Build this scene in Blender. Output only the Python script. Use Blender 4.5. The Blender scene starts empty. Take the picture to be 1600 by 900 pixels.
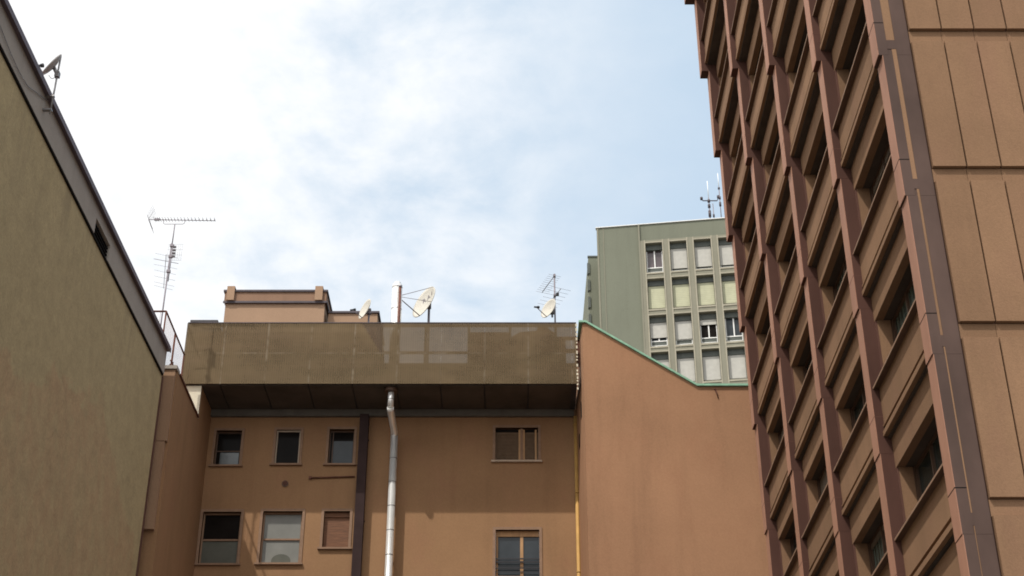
import bpy, bmesh, math, random
from mathutils import Vector, Matrix
random.seed(7)
R = math.radians
scene = bpy.context.scene
col = scene.collection

# ------------------------------------------------------------------ camera
PITCH = 30.0
FPX = 2318.0                      # focal length in photo pixels (1600 wide)
CP, SP = math.cos(R(PITCH)), math.sin(R(PITCH))
cd = bpy.data.cameras.new('camera')
cam = bpy.data.objects.new('camera', cd); col.objects.link(cam)
cam.location = (0, 0, 0)          # eye height: the ground lies 1.6 m below
cam.rotation_euler = (R(90 + PITCH), 0, 0)
cd.sensor_width = 36; cd.lens = 36 * FPX / 1600
cd.clip_start = 0.1; cd.clip_end = 5000
scene.camera = cam
scene.cycles.filter_width = 1.8
GZ = -1.6

# ------------------------------------------------------------------ sun, sky, exposure
SUN_AZ = 37.5                     # degrees to the left of straight behind the camera
SUN_EL = 55.0
sd = bpy.data.lights.new('sun', 'SUN'); sd.energy = 3.6; sd.angle = R(0.6); sd.color = (1.0, 0.95, 0.87)
sun = bpy.data.objects.new('sun', sd); col.objects.link(sun)
to_sun = Vector((-math.sin(R(SUN_AZ)) * math.cos(R(SUN_EL)), -math.cos(R(SUN_AZ)) * math.cos(R(SUN_EL)), math.sin(R(SUN_EL))))
sun.rotation_euler = to_sun.to_track_quat('Z', 'Y').to_euler()
sun.location = to_sun * 100
scene.view_settings.view_transform = 'Standard'
scene.view_settings.look = 'None'
scene.view_settings.exposure = 0.0
scene.view_settings.gamma = 1.0
scene.view_settings.use_curve_mapping = False

w = bpy.data.worlds.new('World'); scene.world = w; w.use_nodes = True
nt = w.node_tree; N = nt.nodes; L = nt.links
for n in list(N): N.remove(n)
def wn(t, **kw):
    n = N.new(t)
    for k, v in kw.items(): setattr(n, k, v)
    return n
def wmath(op, a, b=None, clamp=False):
    n = N.new('ShaderNodeMath'); n.operation = op; n.use_clamp = clamp
    for i, v in enumerate((a, b)):
        if v is None: continue
        if isinstance(v, (int, float)): n.inputs[i].default_value = v
        else: L.new(v, n.inputs[i])
    return n.outputs[0]
out = wn('ShaderNodeOutputWorld'); bg = wn('ShaderNodeBackground'); bg.inputs['Strength'].default_value = 0.1
sky = wn('ShaderNodeTexSky', sky_type='NISHITA', sun_disc=False)
sky.sun_elevation = R(SUN_EL); sky.sun_rotation = R(180 + SUN_AZ)
sky.air_density = 1.0; sky.dust_density = 2.5; sky.ozone_density = 1.0
tc = wn('ShaderNodeTexCoord'); sep = wn('ShaderNodeSeparateXYZ'); L.new(tc.outputs['Generated'], sep.inputs[0])
dx, dy, dz = sep.outputs
den = wmath('ADD', wmath('MAXIMUM', dz, 0.0), 0.22)
cmb = wn('ShaderNodeCombineXYZ'); L.new(wmath('DIVIDE', dx, den), cmb.inputs[0]); L.new(wmath('DIVIDE', dy, den), cmb.inputs[1])
def wnoise(scale, detail, rough, off, dist=0.0):
    mp = wn('ShaderNodeMapping'); mp.inputs['Location'].default_value = off; L.new(cmb.outputs[0], mp.inputs[0])
    n = wn('ShaderNodeTexNoise'); n.inputs['Scale'].default_value = scale; n.inputs['Detail'].default_value = detail
    n.inputs['Roughness'].default_value = rough; n.inputs['Distortion'].default_value = dist
    L.new(mp.outputs[0], n.inputs['Vector']); return n.outputs[0]
big = wnoise(1.9, 3, 0.5, (3.1, 0.4, 0)); fine = wnoise(9.0, 8, 0.58, (1.3, 5.2, 0), 0.15)
# high thin cloud is thick to the left (towards the sun) and thins out to clear sky on the right
lean = wmath('MULTIPLY', wmath('ADD', dx, -0.01), -2.6)
over = wn('ShaderNodeMapRange', interpolation_type='SMOOTHSTEP'); L.new(dy, over.inputs[0])
for i_, v_ in enumerate((0.05, 0.58, 1.7, 0.0)): over.inputs[i_ + 1].default_value = v_     # unseen cloud bank overhead and behind, added to fill the shaded walls
lean = wmath('ADD', lean, over.outputs[0])
wisp = wn('ShaderNodeMapRange', interpolation_type='SMOOTHSTEP'); L.new(dx, wisp.inputs[0])
for i_, v_ in enumerate((-0.06, 0.08, 1.8, 0.45)): wisp.inputs[i_ + 1].default_value = v_
cov = wmath('ADD', wmath('ADD', lean, wmath('MULTIPLY', wmath('SUBTRACT', big, 0.5), 0.7)), wmath('MULTIPLY', wmath('SUBTRACT', fine, 0.5), wisp.outputs[0]))
mr = wn('ShaderNodeMapRange', interpolation_type='SMOOTHSTEP'); L.new(cov, mr.inputs[0])
mr.inputs[1].default_value = -0.40; mr.inputs[2].default_value = 0.72; mr.inputs[3].default_value = 0.0; mr.inputs[4].default_value = 1.0
# thin milky veil over the blue
veil = wn('ShaderNodeMix', data_type='RGBA'); veil.inputs[0].default_value = 0.75
L.new(sky.outputs[0], veil.inputs[6]); veil.inputs[7].default_value = (7.3, 9.0, 10.7, 1)
cl = wn('ShaderNodeMix', data_type='RGBA'); L.new(mr.outputs[0], cl.inputs[0]); L.new(veil.outputs[2], cl.inputs[6])
cc = wn('ShaderNodeMix', data_type='RGBA'); L.new(wmath('MULTIPLY', over.outputs[0], 0.8, True), cc.inputs[0]); cc.inputs[6].default_value = (10.7, 10.75, 10.85, 1)
cc.inputs[7].default_value = (15.6, 15.5, 15.4, 1); L.new(cc.outputs[2], cl.inputs[7])  # brighter tone for the added cloud outside the view
L.new(cl.outputs[2], bg.inputs['Color']); L.new(bg.outputs[0], out.inputs['Surface'])

# ------------------------------------------------------------------ pixel -> place
def ray(x, y):
    u = (x - 800) / FPX; v = (450 - y) / FPX
    return Vector((u, CP - v * SP, SP + v * CP))
def atY(x, y, Y): d = ray(x, y); return d * (Y / d.y)
def atX(x, y, X): d = ray(x, y); return d * (X / d.x)
def hit(x, y, p0, n): d = ray(x, y); return d * (p0.dot(n) / d.dot(n))

# ------------------------------------------------------------------ mesh builder
class MB:
    def __init__(s, M=None): s.v = []; s.f = []; s.mi = []; s.M = M; s.cur = 0; s.smooth = []
    def vert(s, p):
        p = Vector(p)
        if s.M is not None: p = s.M @ p
        s.v.append(p); return len(s.v) - 1
    def face(s, idx, sm=False): s.f.append(idx); s.mi.append(s.cur); s.smooth.append(sm)
    def quad(s, a, b, c, d): s.face([s.vert(p) for p in (a, b, c, d)])
    def box(s, x0, x1, y0, y1, z0, z1):
        if x0 > x1: x0, x1 = x1, x0
        if y0 > y1: y0, y1 = y1, y0
        if z0 > z1: z0, z1 = z1, z0
        i = [s.vert(p) for p in ((x0,y0,z0),(x1,y0,z0),(x1,y1,z0),(x0,y1,z0),(x0,y0,z1),(x1,y0,z1),(x1,y1,z1),(x0,y1,z1))]
        for q in ((0,3,2,1),(4,5,6,7),(0,1,5,4),(1,2,6,5),(2,3,7,6),(3,0,4,7)): s.face([i[k] for k in q])
    def prism(s, pts, off):                      # polygon pushed along a vector
        off = Vector(off); n = len(pts)
        a = [s.vert(p) for p in pts]; b = [s.vert(Vector(p) + off) for p in pts]
        s.face(a[:]); s.face(b[::-1])
        for k in range(n): s.face([a[k], b[k], b[(k+1) % n], a[(k+1) % n]])
    def tube(s, path, r, seg=8, cap=True, r2=None):
        path = [Vector(p) for p in path]; rings = []; n = len(path)
        prev = None
        for k, p in enumerate(path):
            t = (path[min(k+1, n-1)] - path[max(k-1, 0)]).normalized()
            if prev is None:
                ref = Vector((0, 0, 1)) if abs(t.z) < 0.9 else Vector((1, 0, 0))
                a = t.cross(ref).normalized()
            else: a = (prev - t * prev.dot(t)).normalized()
            prev = a; b = t.cross(a)
            rr = r if r2 is None else r + (r2 - r) * k / (n - 1)
            rings.append([s.vert(p + (a * math.cos(2*math.pi*j/seg) + b * math.sin(2*math.pi*j/seg)) * rr) for j in range(seg)])
        for k in range(n - 1):
            for j in range(seg): s.face([rings[k][j], rings[k][(j+1) % seg], rings[k+1][(j+1) % seg], rings[k+1][j]], True)
        if cap: s.face(rings[0][::-1]); s.face(rings[-1])
    def build(s, name, mats, parent=None):
        me = bpy.data.meshes.new(name); me.from_pydata([tuple(p) for p in s.v], [], s.f); me.update()
        if not isinstance(mats, (list, tuple)): mats = [mats]
        for m in mats: me.materials.append(m)
        me.polygons.foreach_set('material_index', s.mi); me.polygons.foreach_set('use_smooth', s.smooth)
        bm = bmesh.new(); bm.from_mesh(me); bmesh.ops.recalc_face_normals(bm, faces=bm.faces); bm.to_mesh(me); bm.free()
        o = bpy.data.objects.new(name, me); col.objects.link(o)
        if parent: o.parent = parent
        return o
def tag(o, label=None, cat=None, group=None, kind=None):
    for k, v in (('label', label), ('category', cat), ('group', group), ('kind', kind)):
        if v: o[k] = v
    return o
def empty(name, label, cat, group=None):
    o = bpy.data.objects.new(name, None); col.objects.link(o); o.empty_display_size = 0.2
    return tag(o, label, cat, group)

# ------------------------------------------------------------------ materials
class NB:
    def __init__(s, name):
        s.m = bpy.data.materials.new(name); s.m.use_nodes = True
        s.nt = s.m.node_tree; s.b = s.nt.nodes['Principled BSDF']; s.out = s.nt.nodes['Material Output']
        g = s.nt.nodes.new('ShaderNodeNewGeometry'); s.pos = g.outputs['Position']
    def link(s, a, b): s.nt.links.new(a, b)
    def noise(s, scale, detail=4, rough=0.55, stretch=(1, 1, 1), off=(0, 0, 0), dist=0):
        mp = s.nt.nodes.new('ShaderNodeMapping'); mp.inputs['Scale'].default_value = stretch; mp.inputs['Location'].default_value = off
        s.link(s.pos, mp.inputs[0]); n = s.nt.nodes.new('ShaderNodeTexNoise')
        n.inputs['Scale'].default_value = scale; n.inputs['Detail'].default_value = detail; n.inputs['Roughness'].default_value = rough
        n.inputs['Distortion'].default_value = dist
        s.link(mp.outputs[0], n.inputs['Vector']); return n.outputs[0]
    def rng(s, v, a, b, c=0, d=1, smooth=False):
        n = s.nt.nodes.new('ShaderNodeMapRange'); s.link(v, n.inputs[0])
        if smooth: n.interpolation_type = 'SMOOTHSTEP'
        for i, x in enumerate((a, b, c, d)): n.inputs[i+1].default_value = x
        return n.outputs[0]
    def math(s, op, a, b=None):
        n = s.nt.nodes.new('ShaderNodeMath'); n.operation = op
        for i, v in enumerate((a, b)):
            if v is None: continue
            if isinstance(v, (int, float)): n.inputs[i].default_value = v
            else: s.link(v, n.inputs[i])
        return n.outputs[0]
    def mix(s, f, a, b, mode='MIX'):
        n = s.nt.nodes.new('ShaderNodeMix'); n.data_type = 'RGBA'; n.blend_type = mode
        for i, v in ((0, f), (6, a), (7, b)):
            if isinstance(v, (int, float)): n.inputs[i].default_value = v
            elif isinstance(v, tuple): n.inputs[i].default_value = (*v, 1)
            else: s.link(v, n.inputs[i])
        return n.outputs[2]
    def sepxyz(s):
        n = s.nt.nodes.new('ShaderNodeSeparateXYZ'); s.link(s.pos, n.inputs[0]); return n.outputs
    def bump(s, h, strength, dist=0.01):
        n = s.nt.nodes.new('ShaderNodeBump'); n.inputs['Strength'].default_value = strength; n.inputs['Distance'].default_value = dist
        s.link(h, n.inputs['Height']); s.link(n.outputs[0], s.b.inputs['Normal'])
    def set(s, color=None, rough=0.8, metal=0.0, spec=0.3):
        if color is not None:
            if isinstance(color, tuple): s.b.inputs['Base Color'].default_value = (*color, 1)
            else: s.link(color, s.b.inputs['Base Color'])
        if isinstance(rough, float): s.b.inputs['Roughness'].default_value = rough
        else: s.link(rough, s.b.inputs['Roughness'])
        s.b.inputs['Metallic'].default_value = metal; s.b.inputs['Specular IOR Level'].default_value = spec
        return s.m
def mul(c, k): return tuple(x * k for x in c)
def plaster(name, c, blotch=0.16, streak=0.18, scale=0.35, grain=26, bump=0.35, tint=None, per=0.0, fine=0.17):
    b = NB(name)
    n1 = b.rng(b.noise(scale, 5, 0.6), 0.3, 0.7)
    colr = b.mix(n1, mul(c, 1 - blotch), mul(c, 1 + blotch))
    n2 = b.rng(b.noise(1.6, 5, 0.6, (1, 1, 0.09)), 0.48, 0.74)
    colr = b.mix(b.math('MULTIPLY', n2, streak * 2), colr, mul(c, 0.55))
    if tint:
        n3 = b.rng(b.noise(0.9, 4, 0.6, (1, 1, 0.5), (7, 3, 1)), 0.5, 0.75)
        colr = b.mix(b.math('MULTIPLY', n3, 0.45), colr, tint)
    g = b.noise(grain, 4, 0.65)
    colr = b.mix(fine, colr, b.mix(b.rng(g, 0.3, 0.7), mul(c, 0.6), mul(c, 1.4)))
    if per:
        oi = b.nt.nodes.new('ShaderNodeObjectInfo')
        colr = b.mix(1.0, colr, b.rng(oi.outputs['Random'], 0, 1, 1 - per, 1 + per), 'MULTIPLY')
    b.bump(g, bump, 0.012)
    return b.set(colr, 0.92, 0, 0.15)
def simple(name, c, rough=0.6, metal=0.0, spec=0.35, var=0.15, scale=4.0, stretch=(1, 1, 1)):
    b = NB(name)
    n = b.rng(b.noise(scale, 5, 0.6, stretch), 0.3, 0.7)
    return b.set(b.mix(n, mul(c, 1 - var), mul(c, 1 + var)), rough, metal, spec)

M = {}
M['terracotta'] = plaster('terracotta_plaster', (0.28, 0.162, 0.086), 0.13, 0.16, 0.3, 22, 0.3, (0.29, 0.145, 0.088))
M['terracotta_light'] = plaster('light_terracotta_plaster', (0.31, 0.192, 0.120), 0.06, 0.08, 0.4, 20, 0.25)
M['orange'] = plaster('orange_plaster', (0.335, 0.184, 0.105), 0.10, 0.20, 0.25, 18, 0.25, (0.30, 0.150, 0.086))
M['tower'] = plaster('tower_panel_render', (0.222, 0.130, 0.075), 0.13, 0.20, 0.55, 30, 0.4, (0.205, 0.108, 0.072), 0.07, 0.22)
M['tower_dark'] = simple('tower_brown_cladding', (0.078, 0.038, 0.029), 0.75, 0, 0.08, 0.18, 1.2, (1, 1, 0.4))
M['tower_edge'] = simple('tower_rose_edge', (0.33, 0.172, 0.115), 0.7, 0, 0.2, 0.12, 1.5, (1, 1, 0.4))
M['tower_pillar'] = simple('tower_grey_brown_pillar', (0.086, 0.055, 0.045), 0.7, 0, 0.12, 0.22, 0.9, (1, 1, 0.5))
M['eaves'] = simple('grey_eaves_strip', (0.13, 0.12, 0.105), 0.8, 0, 0.2, 0.15, 2)
M['duct'] = simple('dark_duct_paint', (0.043, 0.028, 0.027), 0.8, 0, 0.05, 0.2, 1.5)
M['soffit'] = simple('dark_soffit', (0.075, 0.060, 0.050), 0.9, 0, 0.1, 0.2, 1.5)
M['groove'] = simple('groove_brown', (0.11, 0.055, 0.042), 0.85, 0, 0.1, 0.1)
M['bronze'] = simple('bronze_frame', (0.10, 0.058, 0.038), 0.5, 0.2, 0.35, 0.15)
M['frame_brown'] = simple('brown_stone_surround', (0.25, 0.155, 0.10), 0.75, 0, 0.25, 0.12, 6)
M['frame_light'] = simple('light_surround', (0.42, 0.33, 0.25), 0.7, 0, 0.25, 0.1, 6)
M['wood'] = simple('light_wood_frame', (0.40, 0.23, 0.11), 0.6, 0, 0.3, 0.2, 8, (1, 1, 0.2))
M['wood_dark'] = simple('brown_wood_blind', (0.15, 0.066, 0.032), 0.65, 0, 0.3, 0.3, 3, (1, 1, 8))
M['louvre'] = simple('brown_louvre', (0.16, 0.105, 0.065), 0.7, 0, 0.25, 0.15, 6)
M['black'] = simple('dark_interior', (0.012, 0.010, 0.009), 0.9, 0, 0.05, 0.2)
def glass(name, c, rough=0.06, spec=0.5):
    return simple(name, c, rough, 0, spec, 0.3, 0.9)
M['glass_dark'] = glass('dark_glass', (0.012, 0.010, 0.009), 0.1, 0.04)
M['glass_grey'] = glass('grey_glass', (0.085, 0.10, 0.105), 0.1)
M['glass_blue'] = glass('blue_grey_glass', (0.030, 0.037, 0.043), 0.08, 0.25)
M['glass_plum'] = glass('plum_grey_glass', (0.095, 0.075, 0.080), 0.15)
def slatted(name, c, pitch):
    b = NB(name); z = b.sepxyz()[2]
    f = b.math('FRACT', b.math('DIVIDE', z, pitch))
    k = b.rng(f, 0.0, 0.22, 0.72, 1.0)
    n = b.rng(b.noise(3, 4), 0.3, 0.7, 0.92, 1.06)
    colr = b.mix(1.0, c, b.math('MULTIPLY', k, n), 'MULTIPLY')
    return b.set(colr, 0.6, 0, 0.3)
b = NB('curtained_glass'); X, Y, Z = b.sepxyz()
fo = b.math('ADD', b.math('SINE', b.math('MULTIPLY', Y, 26.0)), b.math('MULTIPLY', b.noise(2.0, 4, 0.6, (1, 1, 0.2)), 2.5))
M['glass_curtain'] = b.set(b.mix(b.rng(fo, 0, 2.5), (0.035, 0.050, 0.045), (0.12, 0.15, 0.13)), 0.25, 0, 0.25)
M['tower_blind'] = slatted('tower_blind', (0.16, 0.13, 0.10), 0.06)
M['curtain'] = simple('pale_curtain_glass', (0.185, 0.185, 0.168), 0.35, 0, 0.3, 0.12, 1.5)
M['curtain_dim'] = simple('dim_curtain_glass', (0.095, 0.096, 0.078), 0.3, 0, 0.25, 0.18, 1.2)
M['glass_tower'] = glass('tower_glass', (0.022, 0.030, 0.028), 0.12, 0.22)
M['copper_green'] = simple('green_copper', (0.23, 0.42, 0.30), 0.7, 0, 0.3, 0.2, 3)
M['steel'] = simple('bright_flue_steel', (0.90, 0.90, 0.88), 0.28, 0.6, 0.5, 0.04, 3)
M['galv'] = simple('galvanised_steel', (0.30, 0.29, 0.29), 0.5, 0.7, 0.4, 0.2, 8)
M['dark_metal'] = simple('dark_painted_metal', (0.060, 0.047, 0.055), 0.5, 0.1, 0.35, 0.2, 3)
M['mast'] = simple('weathered_mast', (0.21, 0.19, 0.21), 0.6, 0.3, 0.3, 0.2, 5)
M['rust'] = simple('rusty_steel', (0.135, 0.055, 0.038), 0.75, 0.1, 0.25, 0.3, 6)
M['cap_metal'] = simple('roof_edge_metal', (0.13, 0.10, 0.115), 0.55, 0.2, 0.35, 0.15, 3, (1, 0.2, 1))
M['yellow_pipe'] = simple('yellow_gas_pipe', (0.43, 0.25, 0.075), 0.6, 0, 0.3, 0.15, 2)
M['dish'] = simple('cream_dish', (0.50, 0.475, 0.415), 0.55, 0, 0.35, 0.06, 4)
M['dish_grey'] = simple('grey_dish', (0.42, 0.39, 0.37), 0.55, 0, 0.35, 0.1, 4)
M['black_plastic'] = simple('black_plastic', (0.03, 0.03, 0.035), 0.5, 0, 0.3, 0.1)
M['band'] = plaster('grey_concrete_band', (0.36, 0.32, 0.28), 0.08, 0.14, 0.7, 24, 0.3)
M['white_paint'] = simple('white_frame_paint', (0.78, 0.78, 0.76), 0.5, 0, 0.3, 0.05)
M['beige_wall'] = plaster('pale_gable', (0.62, 0.57, 0.45), 0.08, 0.12, 0.9, 20, 0.2)
M['hut'] = plaster('pale_orange_hut', (0.34, 0.225, 0.150), 0.06, 0.10, 0.8, 20, 0.2)
M['hut_band'] = plaster('hut_parapet', (0.25, 0.155, 0.105), 0.08, 0.2, 1.0, 20, 0.2)
M['roof'] = simple('roof_felt', (0.07, 0.065, 0.07), 0.85, 0, 0.2, 0.2, 2)
M['green'] = plaster('grey_green_render', (0.170, 0.178, 0.136), 0.05, 0.10, 0.25, 14, 0.15)
M['green_grid'] = plaster('grey_beige_pier', (0.23, 0.22, 0.17), 0.06, 0.10, 0.6, 14, 0.15)
M['rib'] = simple('pale_beige_rib', (0.33, 0.305, 0.235), 0.8, 0, 0.2, 0.12, 2)
M['green_in'] = plaster('green_reveal', (0.19, 0.20, 0.165), 0.06, 0.10, 0.6, 14, 0.15)
M['shutter_box'] = simple('shutter_box', (0.10, 0.11, 0.10), 0.7, 0, 0.2, 0.1)
M['shutter'] = slatted('grey_white_shutter', (0.44, 0.43, 0.39), 0.11)
M['shutter_yellow'] = slatted('yellowish_shutter', (0.44, 0.44, 0.30), 0.16)

# olive render of the left building, with worn reddish areas low down
b = NB('olive_render'); c = (0.41, 0.324, 0.184)
n1 = b.rng(b.noise(0.30, 6, 0.65, (1, 1, 0.8)), 0.3, 0.7)
colr = b.mix(n1, mul(c, 0.84), mul(c, 1.14))
X, Y, Z = b.sepxyz()
edge = b.math('ADD', b.math('SUBTRACT', 18.9, b.math('MULTIPLY', b.math('MAXIMUM', b.math('SUBTRACT', 39.5, Y), 0.0), 0.30)), b.math('MULTIPLY', b.math('SUBTRACT', b.noise(0.4, 8, 0.66), 0.5), 4.0))
edge = b.math('SUBTRACT', edge, b.math('MULTIPLY', b.math('MAXIMUM', b.math('SUBTRACT', Y, 40.0), 0.0), 0.55))
low = b.rng(b.math('SUBTRACT', edge, Z), 0.0, 0.22, 0, 1, True)
pk = b.rng(b.noise(1.7, 8, 0.72, (1, 1, 0.6), (0, 0, 0), 0.6), 0.40, 0.58)
colr = b.mix(b.math('MULTIPLY', low, b.math('ADD', b.math('MULTIPLY', pk, 0.6), 0.35)), colr, (0.43, 0.235, 0.138))
sp = b.rng(b.noise(3.2, 8, 0.75, (1, 1, 0.7), (3, 8, 2), 0.8), 0.52, 0.66)
colr = b.mix(b.math('MULTIPLY', b.math('MULTIPLY', sp, low), 0.45), colr, (0.20, 0.135, 0.088))
dk = b.rng(b.noise(0.55, 8, 0.68, (1, 1, 0.8), (5, 1, 2), 0.5), 0.56, 0.70)
colr = b.mix(b.math('MULTIPLY', dk, 0.42), colr, (0.17, 0.128, 0.082))
m2 = b.rng(b.noise(2.4, 7, 0.7, (1, 1, 1), (1, 9, 2), 0.4), 0.35, 0.65)
colr = b.mix(0.42, colr, b.mix(m2, mul(c, 0.66), mul(c, 1.28)))
dr = b.math('MULTIPLY', b.rng(b.noise(1.3, 6, 0.7, (1, 1, 0.10), (8, 2, 4)), 0.52, 0.66), b.rng(b.math('ADD', Z, b.math('MULTIPLY', b.noise(0.8, 3), 2.5)), 20.0, 23.6))
colr = b.mix(b.math('MULTIPLY', dr, 0.38), colr, (0.165, 0.13, 0.09))
vo = b.nt.nodes.new('ShaderNodeTexVoronoi'); vo.feature = 'DISTANCE_TO_EDGE'; vo.inputs['Scale'].default_value = 0.22
wb = b.nt.nodes.new('ShaderNodeTexNoise'); wb.inputs['Scale'].default_value = 1.4; wb.inputs['Detail'].default_value = 8; b.link(b.pos, wb.inputs['Vector'])
va = b.nt.nodes.new('ShaderNodeVectorMath'); va.operation = 'ADD'; b.link(b.pos, va.inputs[0]); b.link(wb.outputs['Color'], va.inputs[1]); b.link(va.outputs[0], vo.inputs['Vector'])
cr = b.math('MULTIPLY', b.rng(vo.outputs['Distance'], 0.002, 0.010, 1, 0), b.rng(b.noise(0.4, 3), 0.48, 0.60))
colr = b.mix(b.math('MULTIPLY', cr, 0.25), colr, (0.12, 0.09, 0.06))
g = b.noise(14, 6, 0.7); colr = b.mix(0.34, colr, b.mix(b.rng(g, 0.3, 0.7), mul(c, 0.6), mul(c, 1.4)))
b.bump(g, 0.5, 0.02); M['olive'] = b.set(colr, 0.93, 0, 0.12)

# screen panels of the parapet: weathered mesh sheets that let a little light through
FX0, FP, FYS = -12.60, 1.652, 49.95
b = NB('screen_panel'); X, Y, Z = b.sepxyz(); c = (0.160, 0.116, 0.066)
n1 = b.rng(b.noise(0.55, 5, 0.6), 0.3, 0.7)
colr = b.mix(n1, mul(c, 0.78), mul(c, 1.16))
hz = b.rng(b.noise(0.8, 4, 0.6, (0.25, 1, 3.2)), 0.45, 0.7)
colr = b.mix(b.math('MULTIPLY', hz, 0.28), colr, (0.215, 0.150, 0.095))
st = b.rng(b.noise(3.0, 5, 0.65, (1, 1, 0.12)), 0.5, 0.75)
colr = b.mix(b.math('MULTIPLY', st, 0.35), colr, (0.115, 0.080, 0.045))
rib = b.rng(b.math('SINE', b.math('MULTIPLY', X, 2 * math.pi / 0.085)), -1, 1, 0.90, 1.06)
colr = b.mix(1.0, colr, rib, 'MULTIPLY')
fx = b.math('FRACT', b.math('ADD', b.math('DIVIDE', b.math('SUBTRACT', X, FX0), FP), 0.5))
near = b.math('ABSOLUTE', b.math('SUBTRACT', fx, 0.5))
wob = b.math('MULTIPLY', b.noise(5, 5, 0.7, (1, 1, 0.6)), 0.045)
seam = b.rng(b.math('SUBTRACT', near, b.math('SUBTRACT', wob, 0.012)), 0.0, 0.012, 1, 0)
colr = b.mix(b.math('MULTIPLY', seam, b.rng(b.noise(2.2, 4, 0.7), 0.44, 0.62)), colr, (0.235, 0.19, 0.135))
mid = b.math('ABSOLUTE', b.math('SUBTRACT', Z, 25.99))
ml = b.rng(b.math('SUBTRACT', mid, b.math('MULTIPLY', b.noise(4, 5, 0.7), 0.05)), -0.02, 0.015, 1, 0)
colr = b.mix(b.math('MULTIPLY', ml, b.rng(b.noise(1.3, 4, 0.7, (1, 1, 1), (4, 4, 4)), 0.45, 0.6, 0, 0.8)), colr, (0.22, 0.175, 0.125))
wl = b.math('ADD', atY(563, 505, FYS).x, b.math('MULTIPLY', b.math('SUBTRACT', 27.3, Z), 0.62))      # darker wedge-shaped patch
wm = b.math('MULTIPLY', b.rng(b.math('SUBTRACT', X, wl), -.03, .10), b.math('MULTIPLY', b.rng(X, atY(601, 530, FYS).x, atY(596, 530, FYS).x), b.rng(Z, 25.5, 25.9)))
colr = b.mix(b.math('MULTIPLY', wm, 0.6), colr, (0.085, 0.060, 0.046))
wet = b.math('MULTIPLY', b.rng(X, -4.0, -2.0), b.rng(b.noise(0.9, 5, 0.65, (1, 1, 1.8), (2, 2, 9)), 0.38, 0.62))
colr = b.mix(b.math('MULTIPLY', wet, 0.42), colr, (0.092, 0.064, 0.036))
b.set(colr, 0.9, 0, 0.15)
tr = b.nt.nodes.new('ShaderNodeBsdfTransparent'); mx = b.nt.nodes.new('ShaderNodeMixShader'); mx.inputs[0].default_value = 0.235
b.link(b.b.outputs[0], mx.inputs[1]); b.link(tr.outputs[0], mx.inputs[2]); b.link(mx.outputs[0], b.out.inputs[0])
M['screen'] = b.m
b = NB('courtyard_concrete'); n1 = b.noise(0.4, 6, 0.6); g = b.noise(30, 4)
b.bump(g, 0.4); M['asphalt'] = b.set(b.mix(b.rng(n1, 0.3, 0.7), (0.14, 0.132, 0.12), (0.20, 0.19, 0.175)), 0.9, 0, 0.2)

# ------------------------------------------------------------------ ground
mb = MB(); S = 1500
mb.quad((-S, -S, GZ), (S, -S, GZ), (S, S, GZ), (-S, S, GZ))
tag(mb.build('ground', M['asphalt']), kind='structure', label='pale concrete courtyard ground below the buildings')

# ------------------------------------------------------------------ helper: wall with openings in the plane y = 0 of a local frame
def wall_holes(mb, x0, x1, z0, z1, holes, y=0.0, depth=0.2):
    xs = sorted({x0, x1, *[h[0] for h in holes], *[h[1] for h in holes]}); zs = sorted({z0, z1, *[h[2] for h in holes], *[h[3] for h in holes]})
    for i in range(len(xs) - 1):
        for j in range(len(zs) - 1):
            cx, cz = (xs[i] + xs[i+1]) / 2, (zs[j] + zs[j+1]) / 2
            if any(h[0] < cx < h[1] and h[2] < cz < h[3] for h in holes): continue
            mb.quad((xs[i], y, zs[j]), (xs[i+1], y, zs[j]), (xs[i+1], y, zs[j+1]), (xs[i], y, zs[j+1]))
    for a, c, e, f in holes:
        d = y + depth
        mb.quad((a, y, e), (a, d, e), (a, d, f), (a, y, f)); mb.quad((c, y, e), (c, y, f), (c, d, f), (c, d, e))
        mb.quad((a, y, f), (a, d, f), (c, d, f), (c, y, f)); mb.quad((a, y, e), (c, y, e), (c, d, e), (a, d, e))

# ================================================================== LEFT BUILDING (olive side wall, grey band, dark roof edge)
LX0, LK = -12.81, 0.01915
Ld = Vector((LK, 1, 0)).normalized(); Ln = Vector((Ld.y, -Ld.x, 0))
LM = Matrix(((Ln.x, Ld.x, 0, LX0), (Ln.y, Ld.y, 0, 0), (0, 0, 1, 0), (0, 0, 0, 1)))   # local (out, along, up)
ZB, ZT = 22.86, 23.77
LEND = 45.55
lb = empty('side_building', 'olive rendered blank side wall with grey band and dark metal roof edge at left', 'building')
mb = MB(LM)
mb.box(-20, -0.06, 8, LEND, GZ, ZB - 0.05)
mb.build('wall', M['olive'], lb)
mb = MB(LM); mb.box(-.8, -0.02, LEND + .003, LEND + .09, GZ, ZB - .06); mb.build('end_joint', M['groove'], lb)
mb = MB(LM)
mb.box(-20, -0.012, 8, LEND - 0.02, ZB - 0.047, ZB + 0.018)
mb.build('shadow_gap', M['black'], lb)
V0, V1, VZ = 36.45, 38.02, 23.40
mb = MB(LM)
mb.box(-20, 0, 8, V0, ZB + 0.02, ZT); mb.box(-20, 0, V1, LEND, ZB + 0.02, ZT); mb.box(-20, 0, V0, V1, VZ, ZT)
mb.box(-20, -0.7, V0, V1, ZB + 0.02, VZ)
mb.build('parapet_band', M['band'], lb)
mb = MB(LM); mb.box(-0.69, -0.10, V0 + .003, V1 - .003, ZB + 0.03, VZ - .003)
for k in range(4): mb.box(-0.10, -0.05, V0 + .01, V1 - .01, ZB + 0.06 + .12 * k, ZB + 0.10 + .12 * k)
mb.build('vent_opening', M['black'], lb)
mb = MB(LM)
mb.box(-20.05, 0.10, 8, LEND + 0.06, ZT + .003, ZT + 0.20)
mb.box(0.10, 0.13, 8, LEND + 0.06, ZT - 0.03, ZT + 0.12)
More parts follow.
